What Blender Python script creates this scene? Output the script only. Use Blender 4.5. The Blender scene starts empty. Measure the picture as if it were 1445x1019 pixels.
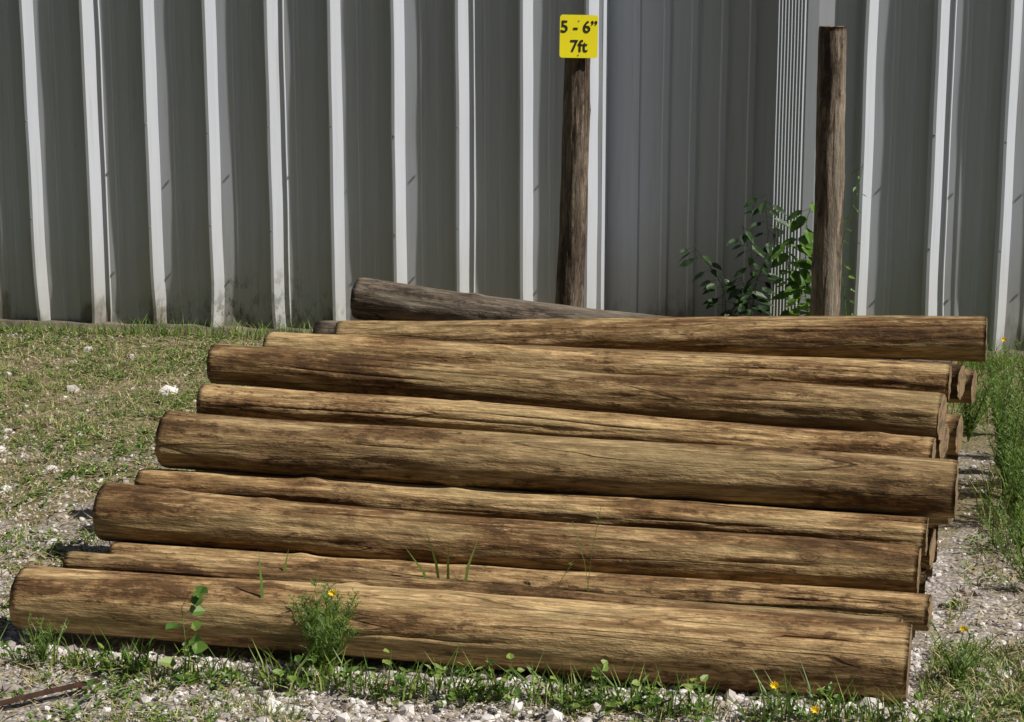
import bpy, math, random
from mathutils import Vector, Matrix, noise
random.seed(7)
scene = bpy.context.scene
R = random.random
def U(a,b): return a+(b-a)*random.random()

# ------------------------------------------------------------ helpers
class Buf:
    def __init__(s): s.v=[]; s.f=[]; s.m=[]
    def add(s, vs, fs, mi=0):
        o=len(s.v); s.v.extend(vs)
        for f in fs:
            s.f.append(tuple(i+o for i in f)); s.m.append(mi)
    def obj(s, name, mats, smooth=False, parent=None):
        me=bpy.data.meshes.new(name); me.from_pydata([tuple(p) for p in s.v],[],s.f)
        for m in mats: me.materials.append(m)
        if len(mats)>1: me.polygons.foreach_set('material_index', s.m)
        if smooth: me.polygons.foreach_set('use_smooth',[True]*len(s.f))
        me.update()
        ob=bpy.data.objects.new(name,me); scene.collection.objects.link(ob)
        if parent: ob.parent=parent
        return ob

def empty(name):
    e=bpy.data.objects.new(name,None); scene.collection.objects.link(e); return e

def mat(name):
    m=bpy.data.materials.new(name); m.use_nodes=True
    nt=m.node_tree; nt.nodes.clear()
    o=nt.nodes.new('ShaderNodeOutputMaterial'); b=nt.nodes.new('ShaderNodeBsdfPrincipled')
    nt.links.new(b.outputs[0],o.inputs[0])
    return m,nt,b
def nd(nt,t,**k):
    n=nt.nodes.new(t)
    for a,b in k.items(): setattr(n,a,b)
    return n
def lk(nt,a,b): nt.links.new(a,b)
def setin(nt,sock,v):
    if isinstance(v,bpy.types.NodeSocket): nt.links.new(v,sock)
    else: sock.default_value=v
def mapn(nt,src,scale,loc=(0,0,0)):
    n=nd(nt,'ShaderNodeMapping'); lk(nt,src,n.inputs['Vector']); n.inputs['Scale'].default_value=scale; n.inputs['Location'].default_value=loc
    return n.outputs[0]
def noi(nt,vec,scale,detail=4,rough=.55):
    n=nd(nt,'ShaderNodeTexNoise'); lk(nt,vec,n.inputs['Vector']); n.inputs['Scale'].default_value=scale
    n.inputs['Detail'].default_value=detail; n.inputs['Roughness'].default_value=rough
    return n.outputs['Fac']
def mr(nt,val,a,b,c=0.,d=1.):
    n=nd(nt,'ShaderNodeMapRange'); n.clamp=True
    setin(nt,n.inputs[0],val); n.inputs[1].default_value=a; n.inputs[2].default_value=b; n.inputs[3].default_value=c; n.inputs[4].default_value=d
    return n.outputs[0]
def mt(nt,op,a,b=0.):
    n=nd(nt,'ShaderNodeMath',operation=op); setin(nt,n.inputs[0],a)
    if len(n.inputs)>1: setin(nt,n.inputs[1],b)
    return n.outputs[0]
def mix(nt,fac,a,b,bt='MIX'):
    n=nd(nt,'ShaderNodeMix',data_type='RGBA',blend_type=bt)
    def c(v): return (*v,1) if isinstance(v,tuple) and len(v)==3 else v
    setin(nt,n.inputs[0],fac); setin(nt,n.inputs[6],c(a)); setin(nt,n.inputs[7],c(b))
    return n.outputs[2]
def ramp(nt,fac,stops):
    n=nd(nt,'ShaderNodeValToRGB'); lk(nt,fac,n.inputs[0]); e=n.color_ramp.elements
    while len(e)>1: e.remove(e[-1])
    e[0].position=stops[0][0]; e[0].color=(*stops[0][1],1)
    for p,c in stops[1:]:
        x=e.new(p); x.color=(*c,1)
    return n.outputs[0]
def bump(nt,h,strength,dist,prev=None):
    n=nd(nt,'ShaderNodeBump'); n.inputs['Strength'].default_value=strength; n.inputs['Distance'].default_value=dist
    lk(nt,h,n.inputs['Height'])
    if prev: lk(nt,prev,n.inputs['Normal'])
    return n.outputs[0]

# ------------------------------------------------------------ materials
def wood_mat(name, warm, light, dark, green, lightamt=.5):
    m,nt,b=mat(name)
    tc=nd(nt,'ShaderNodeTexCoord'); oi=nd(nt,'ShaderNodeObjectInfo')
    ofs=nd(nt,'ShaderNodeVectorMath',operation='SCALE'); ofs.inputs[0].default_value=(37,53,71); lk(nt,oi.outputs['Random'],ofs.inputs['Scale'])
    ad=nd(nt,'ShaderNodeVectorMath',operation='ADD'); lk(nt,tc.outputs['Object'],ad.inputs[0]); lk(nt,ofs.outputs[0],ad.inputs[1])
    P=ad.outputs[0]
    broad=noi(nt,mapn(nt,P,(1.8,10,10)),1,2,.6)
    streak=noi(nt,mapn(nt,P,(5.5,55,55)),1,4,.76)
    patch=noi(nt,mapn(nt,P,(17,42,42),(4,1,8)),1,4,.78)
    grain=noi(nt,mapn(nt,P,(20,230,230)),1,1,.7)
    mid=tuple((x+y)/2 for x,y in zip(warm,light))
    v=mt(nt,'ADD',mt(nt,'MULTIPLY',broad,.55),mt(nt,'MULTIPLY',streak,.45))
    v=mt(nt,'ADD',v,mr(nt,oi.outputs['Random'],0,1,-.035,.03))
    c1=ramp(nt,v,[(.35,tuple((x+y)/2 for x,y in zip(warm,dark))),(.45,warm),(.54,mid),(.64,light)])
    pk=mt(nt,'ADD',patch,mt(nt,'MULTIPLY',mt(nt,'SUBTRACT',.5,broad),.8))
    col=mix(nt,mr(nt,pk,.55,.63,0,.66),c1,dark)
    lt=mr(nt,mt(nt,'SUBTRACT',mt(nt,'ADD',mt(nt,'MULTIPLY',streak,.6),mt(nt,'MULTIPLY',broad,.4)),mt(nt,'MULTIPLY',patch,.45)),.30,.40)
    col=mix(nt,mt(nt,'MULTIPLY',lt,lightamt),col,tuple(min(1,x*1.2) for x in light))
    gr=mr(nt,mt(nt,'ADD',broad,mt(nt,'MULTIPLY',mt(nt,'SUBTRACT',streak,.5),-.8)),.46,.66)
    col=mix(nt,mt(nt,'MULTIPLY',gr,.40),col,green)
    col=mix(nt,mr(nt,grain,.38,.62,0,.5),col,mix(nt,1.,col,(.44,.39,.34),'MULTIPLY'))
    tn=mr(nt,mt(nt,'FRACT',mt(nt,'MULTIPLY',oi.outputs['Random'],7.3)),0,1,.78,1.18)
    tv=nd(nt,'ShaderNodeCombineColor')
    for i in range(3): lk(nt,tn,tv.inputs[i])
    col=mix(nt,1.,col,tv.outputs[0],'MULTIPLY')
    cr=noi(nt,mapn(nt,P,(.8,17,17),(5,5,5)),1,1,.25)
    line=mr(nt,mt(nt,'ABSOLUTE',mt(nt,'SUBTRACT',cr,.5)),.002,.008,1,0)
    gate=mr(nt,streak,.42,.52)
    crack=mt(nt,'MULTIPLY',line,gate)
    col=mix(nt,mt(nt,'MULTIPLY',crack,.65),col,(.018,.010,.005))
    vo=nd(nt,'ShaderNodeTexVoronoi'); lk(nt,mapn(nt,P,(1.7,3.4,3.4)),vo.inputs['Vector']); vo.inputs['Scale'].default_value=1.
    kd=vo.outputs['Distance']
    ring=mt(nt,'SINE',mt(nt,'MULTIPLY',mt(nt,'ADD',kd,mt(nt,'MULTIPLY',streak,.06)),260.))
    kf=mr(nt,kd,.045,.085,1,0)
    kc=mix(nt,mr(nt,ring,-1,1),dark,tuple(x*.8 for x in warm))
    col=mix(nt,mt(nt,'MULTIPLY',kf,.75),col,kc)
    lk(nt,col,b.inputs['Base Color']); b.inputs['Roughness'].default_value=.85
    b.inputs['Specular IOR Level'].default_value=.18
    hh=mt(nt,'ADD',mt(nt,'MULTIPLY',streak,1.0),mt(nt,'MULTIPLY',patch,1.0))
    hh=mt(nt,'SUBTRACT',hh,mt(nt,'MULTIPLY',line,.5))
    lk(nt,bump(nt,hh,.8,.006),b.inputs['Normal'])
    return m
M_wood=wood_mat('peeled_pine',(.235,.132,.057),(.60,.42,.21),(.062,.033,.016),(.18,.155,.075),.6)
M_old=wood_mat('weathered_pine',(.135,.10,.074),(.34,.28,.215),(.038,.028,.022),(.11,.10,.078),.4)

def end_mat():
    m,nt,b=mat('end_grain')
    tc=nd(nt,'ShaderNodeTexCoord')
    mp=mapn(nt,tc.outputs['Object'],(0,1,1))
    ln=nd(nt,'ShaderNodeVectorMath',operation='LENGTH'); lk(nt,mp,ln.inputs[0])
    n=noi(nt,tc.outputs['Object'],22,4,.7)
    w=mt(nt,'ADD',ln.outputs['Value'],mt(nt,'MULTIPLY',n,.014))
    s=mt(nt,'SINE',mt(nt,'MULTIPLY',w,900.))
    c=mix(nt,mr(nt,s,-1,1),(.16,.10,.05),(.33,.22,.11))
    c=mix(nt,mr(nt,n,.46,.62),c,(.09,.06,.035))
    lk(nt,c,b.inputs['Base Color']); b.inputs['Roughness'].default_value=.85
    return m
M_end=end_mat()

def metal_mat():
    m,nt,b=mat('painted_steel_siding')
    tc=nd(nt,'ShaderNodeTexCoord'); O=tc.outputs['Object']
    sep=nd(nt,'ShaderNodeSeparateXYZ'); lk(nt,O,sep.inputs[0]); z=sep.outputs[2]
    n1=noi(nt,mapn(nt,O,(40,40,1.2)),1,3,.6)
    base=mix(nt,mr(nt,n1,.35,.65),(.53,.555,.615),(.59,.61,.655))
    base=mix(nt,mr(nt,n1,.54,.70,0,.35),base,(.30,.31,.32))
    zz=mt(nt,'ADD',z,mt(nt,'MULTIPLY',mt(nt,'SUBTRACT',noi(nt,mapn(nt,O,(6,6,2)),1,4,.65),.5),.75))
    base=mix(nt,mr(nt,zz,.05,.60,.5,0),base,(.42,.39,.30))
    spk=mr(nt,noi(nt,mapn(nt,O,(30,30,14)),1,4,.75),.50,.60)
    sx=mr(nt,mt(nt,'ABSOLUTE',mt(nt,'ADD',sep.outputs[0],1.35)),.2,.8,.0,.22)
    d2=mt(nt,'MULTIPLY',mr(nt,mt(nt,'ADD',zz,sx),.0,.34,1,0),spk)
    base=mix(nt,mt(nt,'MULTIPLY',d2,.85),base,(.05,.058,.025))
    base=mix(nt,mr(nt,zz,.0,.10,.6,0),base,(.13,.10,.055))
    lk(nt,base,b.inputs['Base Color']); b.inputs['Roughness'].default_value=.45
    b.inputs['Specular IOR Level'].default_value=.3
    return m
M_metal=metal_mat()

def simple(name,col,rough=.6,metal=0.,var=.25,scale=12,bs=.0):
    m,nt,b=mat(name); tc=nd(nt,'ShaderNodeTexCoord')
    n=noi(nt,tc.outputs['Object'],scale,4,.65)
    c=mix(nt,mr(nt,n,.3,.7),tuple(x*(1-var) for x in col),tuple(min(1,x*(1+var)) for x in col))
    lk(nt,c,b.inputs['Base Color']); b.inputs['Roughness'].default_value=rough; b.inputs['Metallic'].default_value=metal
    if bs: lk(nt,bump(nt,n,bs,.01),b.inputs['Normal'])
    return m
M_conc=simple('footing_concrete',(.17,.14,.10),.9,0,.5,14,1.)
M_yellow=simple('sign_yellow',(.90,.78,.012),.4,0,.04,6)
M_black=simple('sign_black',(.012,.012,.012),.5)
M_screw=simple('screw_zinc',(.30,.30,.30),.5,.3)
M_rust=simple('rusty_iron',(.07,.032,.018),.8,.2,.5,40,.5)
M_roof=simple('roof_steel',(.45,.46,.47),.5,.1)
M_bark=simple('sky_blocker_bark',(.07,.055,.04),.9,0,.4,5,0)

def island_mat(name,stops,rough=.55,trans=.25):
    m,nt,b=mat(name)
    g=nd(nt,'ShaderNodeNewGeometry')
    c=ramp(nt,g.outputs['Random Per Island'],stops)
    lk(nt,c,b.inputs['Base Color']); b.inputs['Roughness'].default_value=rough
    if trans:
        t=nd(nt,'ShaderNodeBsdfTranslucent'); lk(nt,c,t.inputs['Color'])
        mx=nd(nt,'ShaderNodeMixShader'); mx.inputs[0].default_value=trans
        lk(nt,b.outputs[0],mx.inputs[1]); lk(nt,t.outputs[0],mx.inputs[2])
        out=[n for n in nt.nodes if n.type=='OUTPUT_MATERIAL'][0]
        lk(nt,mx.outputs[0],out.inputs[0])
    return m
M_grass=island_mat('grass_blades',[(0,(.07,.13,.02)),(.35,(.15,.21,.04)),(.6,(.25,.27,.07)),(.8,(.44,.38,.16)),(1,(.52,.43,.22))],.6,0)
M_lush=island_mat('lush_blades',[(0,(.07,.16,.02)),(.5,(.15,.26,.035)),(.85,(.27,.36,.06)),(1,(.46,.41,.18))],.5,.2)
M_green=island_mat('weed_green',[(0,(.07,.15,.02)),(.5,(.13,.23,.035)),(1,(.26,.34,.07))],.5,.3)
M_dark=island_mat('vine_green',[(0,(.06,.13,.02)),(.6,(.13,.26,.03)),(1,(.22,.36,.05))],.45,.35)
M_vine_painted_shade=island_mat('vine_green_painted_shade',[(0,(.02,.05,.015)),(1,(.045,.09,.022))],.5,.2)  # leaf colour darkened to stand in for shade beside the door
M_tree=island_mat('sky_blocker_foliage',[(0,(.020,.038,.012)),(.6,(.032,.055,.018)),(1,(.05,.07,.026))],.8,0)
M_straw=island_mat('dry_straw',[(0,(.14,.10,.045)),(.4,(.38,.30,.16)),(.8,(.60,.51,.31)),(1,(.22,.16,.08))],.7,0)
M_stone=island_mat('gravel_stone',[(0,(.24,.20,.18)),(.3,(.44,.39,.36)),(.65,(.60,.55,.52)),(1,(.80,.76,.73))],.85,0)
M_petal=simple('yellow_petal',(.85,.60,.01),.5,0,.1)

def ground_mat():
    m,nt,b=mat('gravelly_soil')
    tc=nd(nt,'ShaderNodeTexCoord'); O=tc.outputs['Object']
    v=nd(nt,'ShaderNodeTexVoronoi'); lk(nt,O,v.inputs['Vector']); v.inputs['Scale'].default_value=75
    gs=nd(nt,'ShaderNodeSeparateColor'); lk(nt,v.outputs['Color'],gs.inputs[0])
    peb=ramp(nt,gs.outputs[0],[(0,(.24,.20,.18)),(.5,(.40,.36,.33)),(1,(.60,.56,.52))])
    grav=mix(nt,mr(nt,gs.outputs[1],0,1,0,.5),peb,(.32,.28,.25))
    grav=mix(nt,mr(nt,v.outputs['Distance'],.45,.8,0,.6),grav,(.12,.09,.07))
    soil=mix(nt,noi(nt,O,45,4,.75),(.07,.05,.025),(.32,.26,.14))
    sepp=nd(nt,'ShaderNodeSeparateXYZ'); lk(nt,O,sepp.inputs[0])
    n=noi(nt,O,2.2,4,.7)
    fac=mt(nt,'ADD',n,mr(nt,sepp.outputs[1],4.6,7.0,-.10,.16))
    col=mix(nt,mr(nt,fac,.44,.58),grav,soil)
    col=mix(nt,mr(nt,mt(nt,'ADD',noi(nt,O,11,3,.7),mr(nt,sepp.outputs[1],5.5,8,-.02,.07)),.52,.66,0,.7),col,(.10,.11,.035))
    ln=nd(nt,'ShaderNodeVectorMath',operation='DISTANCE'); lk(nt,O,ln.inputs[0]); ln.inputs[1].default_value=(0,6,0)
    col=mix(nt,mr(nt,mt(nt,'ADD',ln.outputs['Value'],mt(nt,'MULTIPLY',n,1.5)),4.0,5.0),col,mix(nt,n,(.035,.05,.018),(.075,.09,.035)))  # outer ground, mostly out of view, darkened to cut bounce light on the wall
    lk(nt,col,b.inputs['Base Color']); b.inputs['Roughness'].default_value=.95
    lk(nt,bump(nt,v.outputs['Distance'],.7,-.008),b.inputs['Normal'])
    return m
M_ground=ground_mat()

# ------------------------------------------------------------ ground
def gh(x,y):
    d=max(abs(x)-4,0)+max(abs(y-6)-4,0)
    a=max(0,1-d/4)
    h=.012*noise.noise(Vector((x*2.2,y*2.2,0)))+.008*noise.noise(Vector((x*9,y*9,3)))+.006*noise.noise(Vector((x*28,y*28,5)))
    return h*a
def axis(lo,hi,n,far):
    s=(hi-lo)/n; a=[lo+s*i for i in range(n+1)]
    L=[];q=s;p=lo
    while p>-far: q*=1.45; p-=q; L.append(p)
    Rr=[];q=s;p=hi
    while p<far: q*=1.45; p+=q; Rr.append(p)
    return L[::-1]+a+Rr
xs=axis(-3.2,3.2,320,400); ys=axis(3.4,9.6,310,400)
g=Buf()
for y in ys:
    for x in xs: g.v.append((x,y,gh(x,y)))
W=len(xs)
for j in range(len(ys)-1):
    for i in range(W-1):
        a=j*W+i; g.f.append((a,a+1,a+W+1,a+W)); g.m.append(0)
g.obj('ground',[M_ground],True)

# ------------------------------------------------------------ building
B=empty('metal_building'); B.location=(0,8.686,0); B.rotation_euler=(0,0,math.radians(-9.6))
H=3.6
def panel(name,prof,z0,z1,jit=.0018,flip=False,dent=True):
    n=max(2,int((z1-z0)/.06)); b=Buf()
    for k in range(n+1):
        z=z0+(z1-z0)*k/n
        for s,o in prof:
            js=jit*noise.noise(Vector((s*7,z*2.5,1)))*2; jo=jit*noise.noise(Vector((s*3,z*2,9)))*1.5
            if dent and z<.5:
                w=(1-z/.5)**2
                js+=w*.024*noise.noise(Vector((s*2.3,z*3,4))); jo+=w*.022*noise.noise(Vector((s*3.1,z*4,14)))
            b.v.append((s+js,-(o+jo),z))
    m=len(prof)
    for k in range(n):
        for i in range(m-1):
            a=k*m+i; b.f.append((a,a+1,a+m+1,a+m)); b.m.append(0)
    return b.obj(name,[M_metal],False,B)
def ribbed(s0,s1,ribs,h=.042):
    p=[(s0,0)]
    for i,r in enumerate(ribs):
        hh=h*U(.92,1.12)
        p+=[(r-.042,0),(r-.026,hh),(r-.012,hh),(r+.028,0)]
        nx=ribs[i+1] if i+1<len(ribs) else s1+.1
        lap=(i%3==1)
        if lap and r+.07<s1: p+=[(r+.048,.0),(r+.053,.005),(r+.058,0)]
        for q in (r+.115,r+.19):
            if q+.02<min(nx-.05,s1): p+=[(q-.014,0),(q-.008,.004),(q+.008,.004),(q+.014,0)]
    p.append((s1,0)); return p
ribsL=[-.233+.305*k for k in range(-28,3)]
panel('siding_panel_a',ribbed(-9,.425,ribsL),.03,H)
ribsR=[1.632+.312*k for k in range(0,24)]
panel('siding_panel_b',ribbed(1.575,9.2,ribsR),.03,H)
dp=[(.425,-.22)]
for q in (.56,.70,.83,.97,1.10): dp+=[(q-.02,-.22),(q-.012,-.212),(q+.012,-.212),(q+.02,-.22)]
dp.append((1.218,-.22))
panel('sliding_door',dp,.02,2.9,.001,dent=False)
b=Buf()
b.add([(.425,0,.02),(.425,.22,.02),(.425,.22,2.9),(.425,0,2.9)],[(0,1,2,3)])
b.add([(1.218,-.02,.02),(1.218,.22,.02),(1.218,.22,2.9),(1.218,-.02,2.9)],[(0,1,2,3)])
b.add([(.425,0,2.9),(1.218,0,2.9),(1.218,.22,2.9),(.425,.22,2.9)],[(0,1,2,3)])
b.add([(.425,0,2.9),(1.218,0,2.9),(1.218,0,H),(.425,0,H)],[(0,1,2,3)])
b.obj('door_reveal',[M_metal],False,B)
fp=[(1.218,.02)]
s=1.218
for k in range(9):
    fp+=[(s+.0015,.0262),(s+.003,.0262),(s+.0125,.02)]; s+=.0145
fp+=[(1.349,.02),(1.352,.024),(1.40,.024),(1.565,.004),(1.575,.0)]
panel('corner_trim',fp,.03,H,.0005,dent=False)
b=Buf(); n=420
for i in range(n+1):
    s=-9+18.2*i/n
    j=.025*noise.noise(Vector((s*4,0,0)))+.015*noise.noise(Vector((s*17,0,2)))
    j2=.012*noise.noise(Vector((s*6,3,0)))
    b.v+=[(s,.03,.04+j2),(s,-.05-j,.035+j2),(s,-.075-j*1.3,.0),(s,-.09-j,-.12)]
for i in range(n):
    for q in range(3): a=i*4+q; b.f.append((a,a+4,a+5,a+1)); b.m.append(0)
b.obj('footing',[M_conc],False,B)
b=Buf()
b.add([(-9,.01,0),(-9,9,0),(-9,9,H),(-9,.01,H)],[(0,1,2,3)])
b.add([(9.2,.01,0),(9.2,9,0),(9.2,9,H),(9.2,.01,H)],[(0,1,2,3)])
b.add([(-9,9,0),(9.2,9,0),(9.2,9,H),(-9,9,H)],[(0,1,2,3)])
b.add([(-9,.01,H),(-9,9,H),(-9,4.5,H+1)],[(0,1,2)]); b.add([(9.2,.01,H),(9.2,9,H),(9.2,4.5,H+1)],[(0,1,2)])
b.obj('side_walls',[M_metal],False,B)
b=Buf()
b.add([(-9.1,0,H+.01),(9.3,0,H+.01),(9.3,4.5,H+1.02),(-9.1,4.5,H+1.02)],[(0,1,2,3)])
b.add([(-9.1,9.1,H-.01),(9.3,9.1,H-.01),(9.3,4.5,H+1.02),(-9.1,4.5,H+1.02)],[(0,1,2,3)])
b.obj('roof',[M_roof],False,B)
b=Buf()
for r in ribsL+ribsR:
    for z in (.52,1.0,2.1,3.2):
        if R()<.35: continue
        zz=z+U(-.03,.03); c=(r-.018,-.044,zz); q=.006
        vs=[(c[0]+q*math.cos(t*math.pi/3),c[1],c[2]+q*math.sin(t*math.pi/3)) for t in range(6)]
        vs2=[(c[0]+q*.8*math.cos(t*math.pi/3),c[1]-.006,c[2]+q*.8*math.sin(t*math.pi/3)) for t in range(6)]
        b.add(vs+vs2,[(i,(i+1)%6,6+(i+1)%6,6+i) for i in range(6)]+[(6,7,8,9,10,11)])
b.obj('screws',[M_screw],False,B)

# ------------------------------------------------------------ logs
def make_log(name,A,Bp,rA,rB,mats,seg=96,na=90,cracks=6,tiltA=0,tiltB=0,bend=.008,axis_up=Vector((0,0,1))):
    A=Vector(A);Bp=Vector(Bp); L=(Bp-A).length; sd=U(0,100)
    th=[2*math.pi*j/seg for j in range(seg)]
    crk={}
    for c in range(cracks):
        j=int(U(.02,.42)*seg); st=U(0,.8); crk[j]=(st,st+U(.12,.5),U(.004,.008))
    b=Buf()
    bumps=[(U(0,1),U(0,2*math.pi),U(.003,.009),U(.015,.035)) for _ in range(8)]
    for i in range(na+1):
        t=i/na; x=-L/2+L*t
        cy=bend*2*noise.noise(Vector((t*1.6,sd,0))); cz=bend*1.5*noise.noise(Vector((t*1.6,sd,7)))
        rb=rA+(rB-rA)*t
        rb*=1+.05*noise.noise(Vector((t*3,sd,3)))
        e=min(t,1-t)*L
        if e<.012: rb*= .965+.035*(e/.012)
        for j in range(seg):
            a=th[j]; rr=rb*(1+.05*noise.noise(Vector((math.cos(a)*1.1,math.sin(a)*1.1,t*3+sd))))
            rr+=.0035*noise.noise(Vector((math.cos(a)*3.5,math.sin(a)*3.5,t*9+sd)))
            if seg>60: rr+=.0020*noise.noise(Vector((math.cos(a)*9,math.sin(a)*9,t*16+sd)))
            for (bt,ba,bh,bw) in bumps:
                dx=(t-bt)*L; da=((a-ba+math.pi)%(2*math.pi)-math.pi)*rb
                d2=(dx*dx*.6+da*da)/(bw*bw)
                if d2<6: rr+=bh*math.exp(-d2)
            aa=a
            for jj,(s0,s1,dep) in crk.items():
                if s0<t<s1:
                    w=min(1,8*min(t-s0,s1-t)); wob=.14*noise.noise(Vector((t*4,jj,sd)))+.03*noise.noise(Vector((t*30,jj,sd)))
                    dj=j-jj
                    if dj==0: rr-=dep*w*1.3; aa+=wob*w
                    elif abs(dj)==1: aa-=dj*.050*w; aa+=wob*w
                    elif abs(dj)<=5: aa+=wob*w*(1-abs(dj)/6)
            px=x
            if i==na: px+=tiltB*math.cos(aa)*rb*-1+.003*noise.noise(Vector((a*3,sd,5)))
            if i==0: px+=tiltA*math.cos(aa)*rb+.003*noise.noise(Vector((a*3,sd,8)))
            b.v.append((px,cy-math.cos(aa)*rr,cz+math.sin(aa)*rr))
    for i in range(na):
        for j in range(seg):
            a=i*seg+j; c=i*seg+(j+1)%seg
            b.f.append((a,a+seg,c+seg,c)); b.m.append(0)
    for (i,fl) in ((0,0),(na,1)):
        o=i*seg; ctr=Vector((0,0,0))
        for j in range(seg): ctr+=Vector(b.v[o+j])
        ctr/=seg; k0=len(b.v)
        for q in (.66,.33):
            for j in range(seg):
                p=ctr+(Vector(b.v[o+j])-ctr)*q; b.v.append((p.x+.002*noise.noise(p*40),p.y,p.z))
        b.v.append(tuple(ctr)); cc=len(b.v)-1
        rings=[o,k0,k0+seg]
        for q in range(2):
            for j in range(seg):
                a=rings[q]+j;c=rings[q]+(j+1)%seg;d=rings[q+1]+(j+1)%seg;e=rings[q+1]+j
                b.f.append((a,c,d,e)); b.m.append(1)
        for j in range(seg):
            b.f.append((rings[2]+j,rings[2]+(j+1)%seg,cc)); b.m.append(1)
    ob=b.obj(name,mats,False)
    ob.data.polygons.foreach_set('use_smooth',[m==0 for m in b.m])
    d=(Bp-A).normalized()
    side=axis_up.cross(d).normalized(); up=d.cross(side)
    M=Matrix((d,side,up)).transposed().to_4x4(); M.translation=(A+Bp)/2
    ob.matrix_world=M
    return ob
WM=[M_wood,M_end]; OM=[M_old,M_end]
vis=[
 ((-1.272,4.60,.104),(.945,4.171,.086),.083,.097,WM), #K
 ((-1.195,4.77,.142),(.945,4.275,.128),.033,.033,WM), #J
 ((-1.095,4.87,.120),(1.040,4.385,.136),.048,.047,WM), #I
 ((-1.139,4.965,.225),(1.0315,4.488,.209),.080,.064,WM), #H
 ((-1.065,5.14,.262),(1.0887,4.665,.254),.046,.052,WM), #G
 ((-.998,5.20,.377),(1.175,4.723,.354),.081,.080,WM), #F
 ((-.925,5.395,.450),(1.155,4.915,.404),.052,.053,WM), #E
 ((-.915,5.547,.528),(1.21,5.067,.478),.061,.069,WM), #D
 ((-.799,5.937,.503),(1.33,5.492,.474),.055,.056,WM), #C
 ((-.601,6.309,.466),(1.539,5.895,.536),.060,.074,WM), #B
 ((-.583,6.909,.509),(1.55,6.365,.338),.080,.072,OM), #A
]
for i,(a,c,r1,r2,m) in enumerate(vis):
    make_log('wooden_log',a,c,r1,r2,m,na=130,tiltA=U(-.05,.05),tiltB=U(.06,.18),bend=.007 if i in(1,2,4,6) else .013)
dirv=Vector((-2.10,.45,0))
fill=[((1.398,5.624,.457),.055),((1.487,5.817,.404),.055),((1.357,5.453,.330),.062),((1.248,5.19,.375),.055),((1.206,4.885,.285),.066),((1.131,4.775,.19),.055)]
for p,r in fill:
    a=Vector(p)+dirv*U(.96,1.0)+Vector((0,0,.02)); make_log('wooden_log',a,p,r,r,WM,48,40,0,tiltB=U(.15,.3))
for k in range(13):
    y=4.42+.165*k; x=.97+.31*(y-4.2)-U(.02,.1)
    p=Vector((x,y,.07)); make_log('wooden_log',p+dirv*U(.93,.99),p,.07,.07,WM if k<10 else OM,32,24,0)
for k in range(9):
    y=4.98+.17*k; x=1.09+.3*(y-4.8)-U(.02,.12)
    p=Vector((x,y,.20)); make_log('wooden_log',p+dirv*U(.93,.98),p,.065,.065,WM,32,24,0)
for k in range(8):
    y=5.38+.165*k; x=1.14+.28*(y-5.2)-U(.02,.12)
    if k in(1,): continue
    p=Vector((x,y,.325)); make_log('wooden_log',p+dirv*U(.9,.95),p,.06,.06,WM,32,24,0)
make_log('wooden_log',(-.72,6.72,.40),(1.35,6.28,.40),.06,.06,OM,48,40,0)

# ------------------------------------------------------------ standing posts + sign
def post(x0,y,x1,z1,r0,r1):
    return make_log('wooden_post',(x0,y,-.15),(x1,y,z1),r0,r1,OM,72,80,4,bend=.008,axis_up=Vector((0,1,0)))
post(.222,7.6,.268,1.43,.060,.051)
post(1.272,7.4,1.270,1.512,.063,.053)
S=empty('lumber_size_sign'); S.location=(.268,7.528,1.470); S.rotation_euler=(math.radians(-2),math.radians(1.2),math.radians(10))
w,h,rc=.156,.170,.012
b=Buf(); ring=[]
for cx,cz,a0 in ((w/2-rc,h/2-rc,0),(-w/2+rc,h/2-rc,90),(-w/2+rc,-h/2+rc,180),(w/2-rc,-h/2+rc,270)):
    for t in range(6):
        a=math.radians(a0+18*t); ring.append((cx+rc*math.cos(a),cz+rc*math.sin(a)))
n=len(ring)
b.add([(x,0,z) for x,z in ring]+[(x,.003,z) for x,z in ring],[tuple(range(n)),tuple(range(n,2*n))]+[(i,(i+1)%n,n+(i+1)%n,n+i) for i in range(n)])
b.obj('plate',[M_yellow],False,S)
def text(body,z,size,x=0,sx=1.):
    c=bpy.data.curves.new('lettering','FONT'); c.body=body; c.size=size; c.align_x='CENTER'; c.align_y='CENTER'; c.extrude=.0006; c.offset=.0009
    o=bpy.data.objects.new('lettering',c); scene.collection.objects.link(o); c.materials.append(M_black)
    o.parent=S; o.location=(x,-.0015,z); o.rotation_euler=(math.pi/2,0,0); o.scale=(sx,1,1)
text('5 - 6\u201d',.036,.066); text('7ft',-.040,.066)
b=Buf()
for z in (.062,-.073):
    q=.0028
    vs=[(q*math.cos(k*math.pi/4),-.001,z+q*math.sin(k*math.pi/4)) for k in range(8)]
    vs2=[(p[0]*.7,-.003,z+(p[2]-z)*.7) for p in vs]
    b.add(vs+vs2,[(i,(i+1)%8,8+(i+1)%8,8+i) for i in range(8)]+[tuple(range(8,16))])
b.obj('bolts',[M_screw],False,S)

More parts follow.
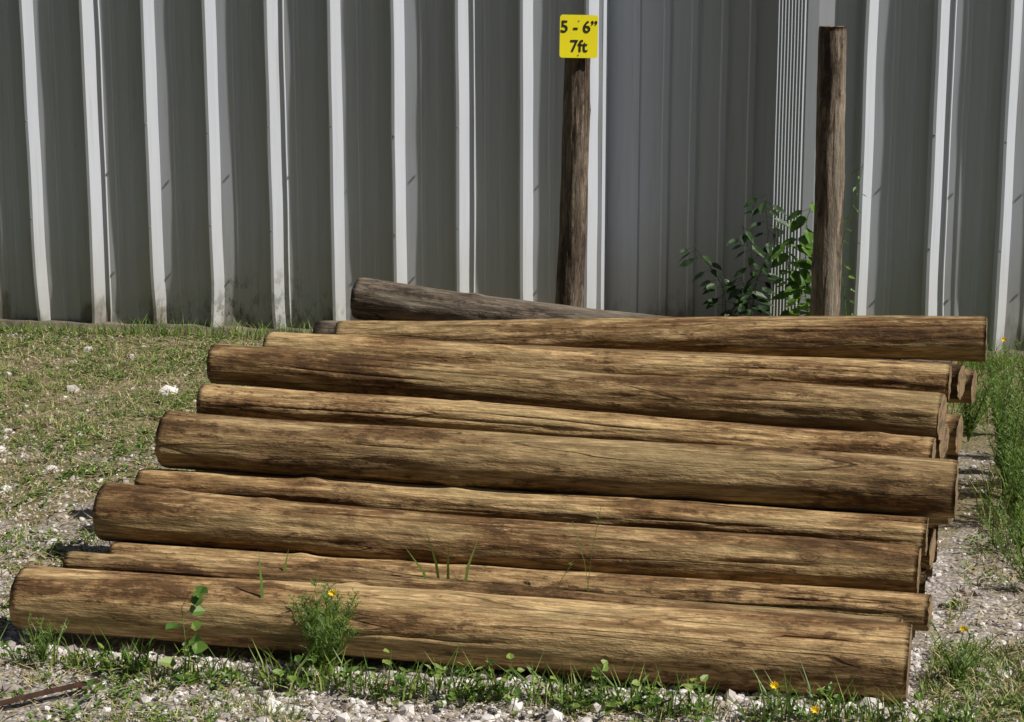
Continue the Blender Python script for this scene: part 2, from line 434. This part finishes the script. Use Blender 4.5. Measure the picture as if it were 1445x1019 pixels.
# ------------------------------------------------------------ vegetation helpers
def blade(b,p,h,w,lean,az,face,mi=0):
    dx,dy=math.cos(az)*lean,math.sin(az)*lean; fx,fy=math.cos(face)*w/2,math.sin(face)*w/2
    x,y,z=p
    vs=[(x-fx,y-fy,z),(x+fx,y+fy,z),(x+dx*.35-fx*.8,y+dy*.35-fy*.8,z+h*.55),(x+dx*.35+fx*.8,y+dy*.35+fy*.8,z+h*.55),(x+dx,y+dy,z+h)]
    b.add(vs,[(0,1,3,2),(2,3,4)],mi)
def leaf(b,p,d,up,L,W,mi=0,fold=.25):
    p=Vector(p); d=Vector(d).normalized(); s=d.cross(Vector(up)).normalized(); n=s.cross(d)
    c1=p+d*L*.3-n*W*fold; c2=p+d*L*.65-n*W*fold*.9
    vs=[p,c1,p+d*L*.25+s*W*.5,p+d*L*.25-s*W*.5,c2,p+d*L*.62+s*W*.42,p+d*L*.62-s*W*.42,p+d*L-n*L*.12]
    b.add([tuple(v) for v in vs],[(0,1,2),(0,3,1),(2,1,4,5),(1,3,6,4),(5,4,7),(4,6,7)],mi)
def tube(b,pts,r0,r1,mi=0,k=5):
    n=len(pts); vs=[]
    for i,p in enumerate(pts):
        p=Vector(p); d=(Vector(pts[min(i+1,n-1)])-Vector(pts[max(i-1,0)])).normalized()
        a=d.orthogonal().normalized(); c=d.cross(a); r=r0+(r1-r0)*i/(n-1)
        for q in range(k):
            t=2*math.pi*q/k; vs.append(tuple(p+a*math.cos(t)*r+c*math.sin(t)*r))
    b.add(vs,[(i*k+q,i*k+(q+1)%k,(i+1)*k+(q+1)%k,(i+1)*k+q) for i in range(n-1) for q in range(k)],mi)
def rdir(up=.3):
    a=U(0,2*math.pi); return Vector((math.cos(a),math.sin(a),U(-.2,1)*up*2)).normalized()
def in_pile(x,y,mg=0):
    return y>4.20-.19*x+mg*-1 and -1.30+.36*(y-4.6)-mg<x<.97+.34*(y-4.17)+mg and y<7.0
def wallY(x): return 8.686-.169*x-.09
def dens(x,y):
    n=noise.noise(Vector((x*1.9,y*1.9,11)))*.9+noise.noise(Vector((x*6,y*6,2)))*.6
    if x>.8: base=.28+.25*max(0,min(1,(y-4.6)/2))
    else: base=.04+.48*max(0,min(1,(y-5.0)/2.2))
    if y<4.5 and abs(x)<1.4:
        base=.06+.35*max(0,1-(4.20-.19*x-y)/.10)
    return max(0,min(1,base+n))
grass=Buf(); straw=Buf(); weeds=Buf(); stones=Buf(); lush=Buf()
def clump(x,y,n,h,sp,wd=.0035):
    bf=lush if R()<.3 else grass
    for _ in range(n):
        a=U(0,6.28); r=U(0,sp); px,py=x+math.cos(a)*r,y+math.sin(a)*r
        if in_pile(px,py): continue
        hh=h*U(.4,1.1); blade(bf,(px,py,gh(px,py)-.003),hh,wd*U(.6,1.3),hh*U(.2,1.4),a+U(-.7,.7),U(0,3.14))
def sample():
    z=R()
    if z<.55: return U(-3.0,-.6),U(4.2,9.1)
    if z<.8: return U(.8,2.7),U(3.8,8.5)
    return U(-1.5,1.4),U(3.85,4.5)
cnt=0
while cnt<7800:
    x,y=sample()
    if in_pile(x,y) or y>wallY(x)-.02: continue
    if R()>dens(x,y)**1.3: continue
    cnt+=1; clump(x,y,random.randint(4,9),U(.015,.05),U(.01,.035))
cnt=0
while cnt<42000:
    x,y=sample()
    if in_pile(x,y) or y>wallY(x): continue
    if R()>.35+.6*dens(y,x): continue
    if y<4.6 and R()<.75: continue
    cnt+=1; a=U(0,6.28); L=U(.015,.08); z=gh(x,y)+U(.002,.022)
    dx,dy=math.cos(a)*L,math.sin(a)*L; w=U(.0010,.0028)
    straw.add([(x-dy/L*w,y+dx/L*w,z),(x+dy/L*w,y-dx/L*w,z),(x+dx+dy/L*w*.5,y+dy-dx/L*w*.5,z+U(-.006,.016))],[(0,1,2)])
cnt=0
while cnt<3200:
    x,y=sample()
    if in_pile(x,y) or y>wallY(x)-.03: continue
    if R()>dens(x+9,y)**1.6: continue
    cnt+=1; z=gh(x,y)
    for _ in range(random.randint(4,9)):
        leaf(weeds,(x+U(-.015,.015),y+U(-.015,.015),z+U(.0,.02)),rdir(.5),(0,0,1),U(.010,.030),U(.006,.014))
def ico():
    t=(1+5**.5)/2
    v=[(-1,t,0),(1,t,0),(-1,-t,0),(1,-t,0),(0,-1,t),(0,1,t),(0,-1,-t),(0,1,-t),(t,0,-1),(t,0,1),(-t,0,-1),(-t,0,1)]
    f=[(0,11,5),(0,5,1),(0,1,7),(0,7,10),(0,10,11),(1,5,9),(5,11,4),(11,10,2),(10,7,6),(7,1,8),(3,9,4),(3,4,2),(3,2,6),(3,6,8),(3,8,9),(4,9,5),(2,4,11),(6,2,10),(8,6,7),(9,8,1)]
    return [Vector(p).normalized() for p in v],f
IV,IF=ico()
def stone(x,y,r,b=stones):
    rot=Matrix.Rotation(U(0,6.28),3,Vector((R()-.5,R()-.5,R()-.5)).normalized()); sx,sy,sz=U(.7,1.3),U(.7,1.3),U(.5,.9)
    z=gh(x,y)+r*U(-.1,.35)
    vs=[]
    for v in IV:
        q=rot@v; q=q*U(.78,1.15); vs.append((x+q.x*r*sx,y+q.y*r*sy,z+q.z*r*sz))
    b.add(vs,IF)
cnt=0
while cnt<26000:
    x,y=sample()
    if y>wallY(x): continue
    if in_pile(x,y,-.1): continue
    gm=noise.noise(Vector((x*1.3,y*1.3,40)))
    pr=.95 if y<4.6 else max(.09,.85-.31*(y-4.6))
    if x>.9: pr*=.7
    if R()>pr*(.75+gm): continue
    cnt+=1; q=R(); stone(x,y,.0025+.004*R() if q<.70 else (U(.005,.012) if q<.985 else U(.012,.024)))
for x,y,r in ((-1.436,7.51,.042),(-2.0,6.9,.032),(-1.85,7.6,.03),(-2.05,6.1,.028),(1.05,4.02,.03),(1.28,4.35,.028),(-1.2,4.2,.025),(-2.2,7.9,.03),(1.6,5.0,.03),(-1.62,6.3,.025),(-1.7,6.0,.03)): stone(x,y,r)
x=-1.4
while x<1.05:
    y=4.17-.19*x-U(0,.07)
    dn=.5 if x<-.6 else 1.
    if R()<dn and noise.noise(Vector((x*5,1,1)))>-.25:
        for _ in range(random.randint(2,7)):
            a=U(0,6.28); hh=U(.03,.12); blade(lush,(x+U(-.02,.02),y+U(-.02,.02),gh(x,y)),hh,U(.003,.006),hh*U(.2,.9),a,U(0,3.14))
        if R()<.6:
            hh=U(.02,.10); tube(weeds,[(x,y,0),(x+U(-.01,.01),y-.01,hh)],.001,.0007)
            for _ in range(random.randint(4,9)):
                leaf(weeds,(x+U(-.01,.01),y-.005,hh*U(.3,1)),rdir(.5),(0,0,1),U(.014,.032),U(.008,.016))
    x+=.011
for _ in range(2600):
    x=U(-2.8,-.5) if R()<.6 else U(1.3,2.6); y=wallY(x)-U(0,.12)
    hh=U(.02,.07)*(1.6 if -1.9<x<-.7 else 1); blade(lush,(x,y,0),hh,U(.002,.005),hh*U(.2,.9),U(0,6.28),U(0,3.14))
for _ in range(5200):
    x=U(1.45,2.5); y=U(5.0,8.2)
    if in_pile(x,y): continue
    hh=U(.05,.16); blade(lush,(x,y,0),hh,U(.002,.005),hh*U(.2,.8),U(0,6.28),U(0,3.14))
grass.obj('grass',[M_grass]); lush.obj('green_grass',[M_lush]); straw.obj('dry_grass_litter',[M_straw]); weeds.obj('ground_weeds',[M_green]); stones.obj('gravel',[M_stone])

def fennel(x,y,h,nst,spread,flower=0,name='dogfennel_weed',dens_=34,th=.0011):
    b=Buf()
    for s in range(nst):
        a=U(0,6.28); r=spread*U(.2,1); tx,ty=math.cos(a)*r,math.sin(a)*r; hh=h*U(.6,1)
        pts=[Vector((x+tx*t**1.3,y+ty*t**1.3,hh*t)) for t in (0,.25,.5,.75,1)]
        tube(b,pts,.0018,.0008,0,4)
        for k in range(int(dens_*hh/.2)):
            t=U(.08,1); i=min(3,int(t*4)); p=pts[i].lerp(pts[i+1],t*4-i)
            d=rdir(.6)+Vector((0,0,.5)); d.normalize(); L=U(.018,.045)*(1.15-t*.5); sd=d.orthogonal().normalized()*th
            m=p+d*L*.6
            b.add([tuple(p-sd),tuple(p+sd),tuple(m+d*L*.5+Vector((0,0,L*.15)))],[(0,1,2)],0)
            for q in range(2):
                e=(d+rdir(.5)*.8).normalized(); b.add([tuple(m-sd),tuple(m+sd),tuple(m+e*L*.4)],[(0,1,2)],0)
    for f in range(flower):
        c=Vector((x+U(-.02,.03),y-.02,h*U(.95,1.05)))
        tube(b,[(x,y,h*.6),tuple(c)],.001,.0008,0,4)
        for q in range(9):
            a=q*.7; d=Vector((math.cos(a),math.sin(a)*.5-.3,math.sin(a)*.6+.5)); leaf(b,c,d,(0,-1,.3),.012,.007,1)
    return b.obj(name,[M_green,M_petal])
fennel(-.46,4.285,.235,30,.105,1,dens_=85)
fennel(-1.17,4.36,.13,12,.07)
fennel(.60,4.0,.10,5,.04,1); fennel(.69,3.98,.05,4,.03,1)
for (x,y,h,n) in ((1.64,5.9,.36,14),(1.58,5.6,.30,12),(1.70,6.2,.38,14),(1.52,5.3,.20,7),(1.80,6.0,.42,16),(1.85,6.8,.36,12),(1.70,6.7,.34,12),(1.45,4.95,.14,6),(1.72,5.4,.24,8),(1.08,4.25,.15,7),(1.90,6.4,.40,14),(1.76,5.7,.36,12),(1.95,6.0,.40,12)):
    fennel(x,y,h,n,.12,1 if R()<.3 else 0,dens_=55,th=.0017)

def leafy(name,pts,nl,L,Wd,mt_=M_green,pet=.02,r=.0013,hang=0.):
    b=Buf(); tube(b,pts,r,r*.5,0,5); n=len(pts)-1
    for k in range(nl):
        t=(k+.6)/nl*n; i=min(n-1,int(t)); p=Vector(pts[i]).lerp(Vector(pts[i+1]),t-i)
        d=rdir(.3)+Vector((0,-.25,-hang)); d.normalize(); e=p+d*pet; tube(b,[tuple(p),tuple(e)],r*.5,r*.4,0,4)
        up=Vector((U(-.4,.4),-.6,1))
        leaf(b,e,d+Vector((0,0,-.3*hang)),up,L*U(.7,1.2),Wd*U(.8,1.1),0,.15)
    return b.obj(name,[mt_])
leafy('bindweed',[(-.80,4.27,0),(-.795,4.25,.06),(-.79,4.25,.12),(-.80,4.27,.19),(-.775,4.27,.235)],12,.045,.040,pet=.018)
leafy('bindweed',[(-1.0,4.16,0),(-.99,4.15,.03),(-.97,4.13,.05)],6,.030,.022,pet=.015)
leafy('bindweed',[(-.52,4.20,0),(-.53,4.19,.05),(-.54,4.19,.08)],6,.028,.022)
for px in (.0,-.15,.12,.3,.42,.2,-.3): leafy('bindweed',[(px,4.08-.19*px,0),(px+.01,4.06-.19*px,.05),(px+U(-.02,.02),4.05-.19*px,U(.08,.15))],9,.026,.018,pet=.012)
b=Buf()
for (x,y,z,h,ln,az) in ((-.18,4.55,.10,.20,.05,2.6),(-.165,4.55,.10,.17,.02,1.5),(-.13,4.54,.10,.19,.05,.3),(-.20,4.55,.10,.16,.08,3.0),(-.62,4.40,.1,.19,.03,2.),(-.60,4.62,.1,.13,.02,.4)):
    blade(b,(x,y,z),h,.009,ln,az,U(-.4,.4))
for (x,y,h,ln,az) in ((.19,4.50,.30,.04,.5),(.20,4.50,.26,.05,2.8),(.10,4.5,.16,.06,.3)):
    pts=[(x+math.cos(az)*ln*t*t,y,.08+h*t) for t in (0,.3,.6,1)]; tube(b,pts,.0012,.0007,0,4)
    for k in range(7):
        p=Vector(pts[2]).lerp(Vector(pts[3]),k/7); leaf(b,p,rdir(.5),(0,0,1),.013,.004)
b.obj('tall_grass',[M_green])
def vine(name,x0,y0,z1,dx,nl,L,W_,m=M_dark):
    pts=[(x0+dx*t+.03*math.sin(t*7+x0*9),y0+.02*math.sin(t*5),z1*t) for t in (0,.15,.3,.45,.6,.75,.9,1)]
    return leafy(name,pts,nl,L,W_,m,.035,.0028,.5)
vine('vine_plant',1.08,8.44,.74,.10,36,.08,.034,M_vine_painted_shade); vine('vine_plant',1.08,8.44,.50,-.22,30,.08,.034,M_vine_painted_shade); vine('vine_plant',1.00,8.42,.36,.06,24,.075,.038,M_vine_painted_shade); vine('vine_plant',1.12,8.40,.60,-.04,28,.08,.036,M_vine_painted_shade)
vine('vine_plant',1.30,8.15,.74,.03,52,.09,.054); vine('vine_plant',1.27,8.17,.58,-.02,40,.085,.05); vine('vine_plant',1.31,8.1,.46,.02,34,.08,.048)
vine('vine_plant',1.48,8.2,.90,.04,18,.035,.016)
b=Buf(); P=[(-1.28,4.02),(-1.2,4.06),(-1.10,4.13),(-.99,4.20)]
vs=[]
for i,(x,y) in enumerate(P): vs+=[(x,y,.022+.003*i),(x-.012,y+.022,.020+.003*i),(x,y,.016+.003*i),(x-.012,y+.022,.014+.003*i)]
b.add(vs,[f for i in range(3) for f in ((4*i,4*i+4,4*i+5,4*i+1),(4*i+2,4*i+3,4*i+7,4*i+6),(4*i,4*i+2,4*i+6,4*i+4),(4*i+1,4*i+5,4*i+7,4*i+3))]+[(0,1,3,2),(12,14,15,13)])
b.obj('rusty_strap',[M_rust])

# ------------------------------------------------------------ unseen trees added to block sky fill (behind the viewer and to the left)
def tree(x,y,h,cr):
    T=empty('sky_blocker_tree'); T.location=(x,y,0)
    b=Buf(); tube(b,[(0,0,-.2),(.1,.05,h*.3),(-.05,.1,h*.6),(.05,0,h*.9)],.22,.05,0,8)
    tips=[]
    for k in range(16):
        a=k*2.4; z=h*U(.08,.8); r=cr*U(.6,1)*(1.1-.5*z/h)
        tip=(math.cos(a)*r,math.sin(a)*r,z+h*.12); tube(b,[(0,0,z),(tip[0]*.5,tip[1]*.5,z+h*.05),tip],.07,.02,0,5); tips.append(tip)
    b.obj('trunk_and_limbs',[M_bark],True,T)
    b=Buf()
    cl=[Vector(t) for t in tips]+[Vector((t[0]*.5,t[1]*.5,t[2]+.3)) for t in tips]+[Vector((0,0,h*.95))]
    for c in cl:
        rad=cr*U(.34,.50)
        for _ in range(80):
            d=Vector((random.gauss(0,1),random.gauss(0,1),random.gauss(0,.8))).normalized()*rad*R()**.4
            p=c+d; p.z=max(p.z,.3); n=rdir(1.); s=n.orthogonal().normalized()*U(.2,.38); t=n.cross(s)*U(.6,1)
            b.add([tuple(p-s),tuple(p+t*.6),tuple(p+s),tuple(p-t*.6)],[(0,1,2,3)])
    b.obj('crown',[M_tree],False,T)
for k in range(12):
    a=math.radians(168+(k*12)); rr=U(9.5,11.5)
    tree(math.cos(a)*rr,3.+math.sin(a)*rr,U(12,15),U(3.0,3.7))

# ------------------------------------------------------------ light, sky, camera
el=math.radians(47); az=math.radians(-20.8)
d=Vector((math.cos(el)*math.cos(az),math.cos(el)*math.sin(az),math.sin(el)))
L=bpy.data.lights.new('sun','SUN'); L.energy=5.0; L.angle=math.radians(.5); L.color=(1,.96,.89)
lo=bpy.data.objects.new('sun',L); scene.collection.objects.link(lo); lo.rotation_euler=d.to_track_quat('Z','Y').to_euler()
wd=bpy.data.worlds.new('World'); scene.world=wd; wd.use_nodes=True; nt=wd.node_tree
bg=nt.nodes['Background']; sk=nt.nodes.new('ShaderNodeTexSky'); sk.sky_type='NISHITA'; sk.sun_disc=False
sk.sun_elevation=el; sk.sun_rotation=math.atan2(d.x,d.y); nt.links.new(sk.outputs[0],bg.inputs[0]); bg.inputs[1].default_value=.05
c=bpy.data.cameras.new('camera'); c.lens=65.02; c.sensor_width=36; c.clip_end=2000; c.clip_start=.05
co=bpy.data.objects.new('camera',c); scene.collection.objects.link(co); co.location=(0,0,1.66); co.rotation_euler=(math.radians(90-11.4),0,0)
scene.camera=co
scene.view_settings.view_transform='Standard'; scene.view_settings.look='None'; scene.view_settings.exposure=0
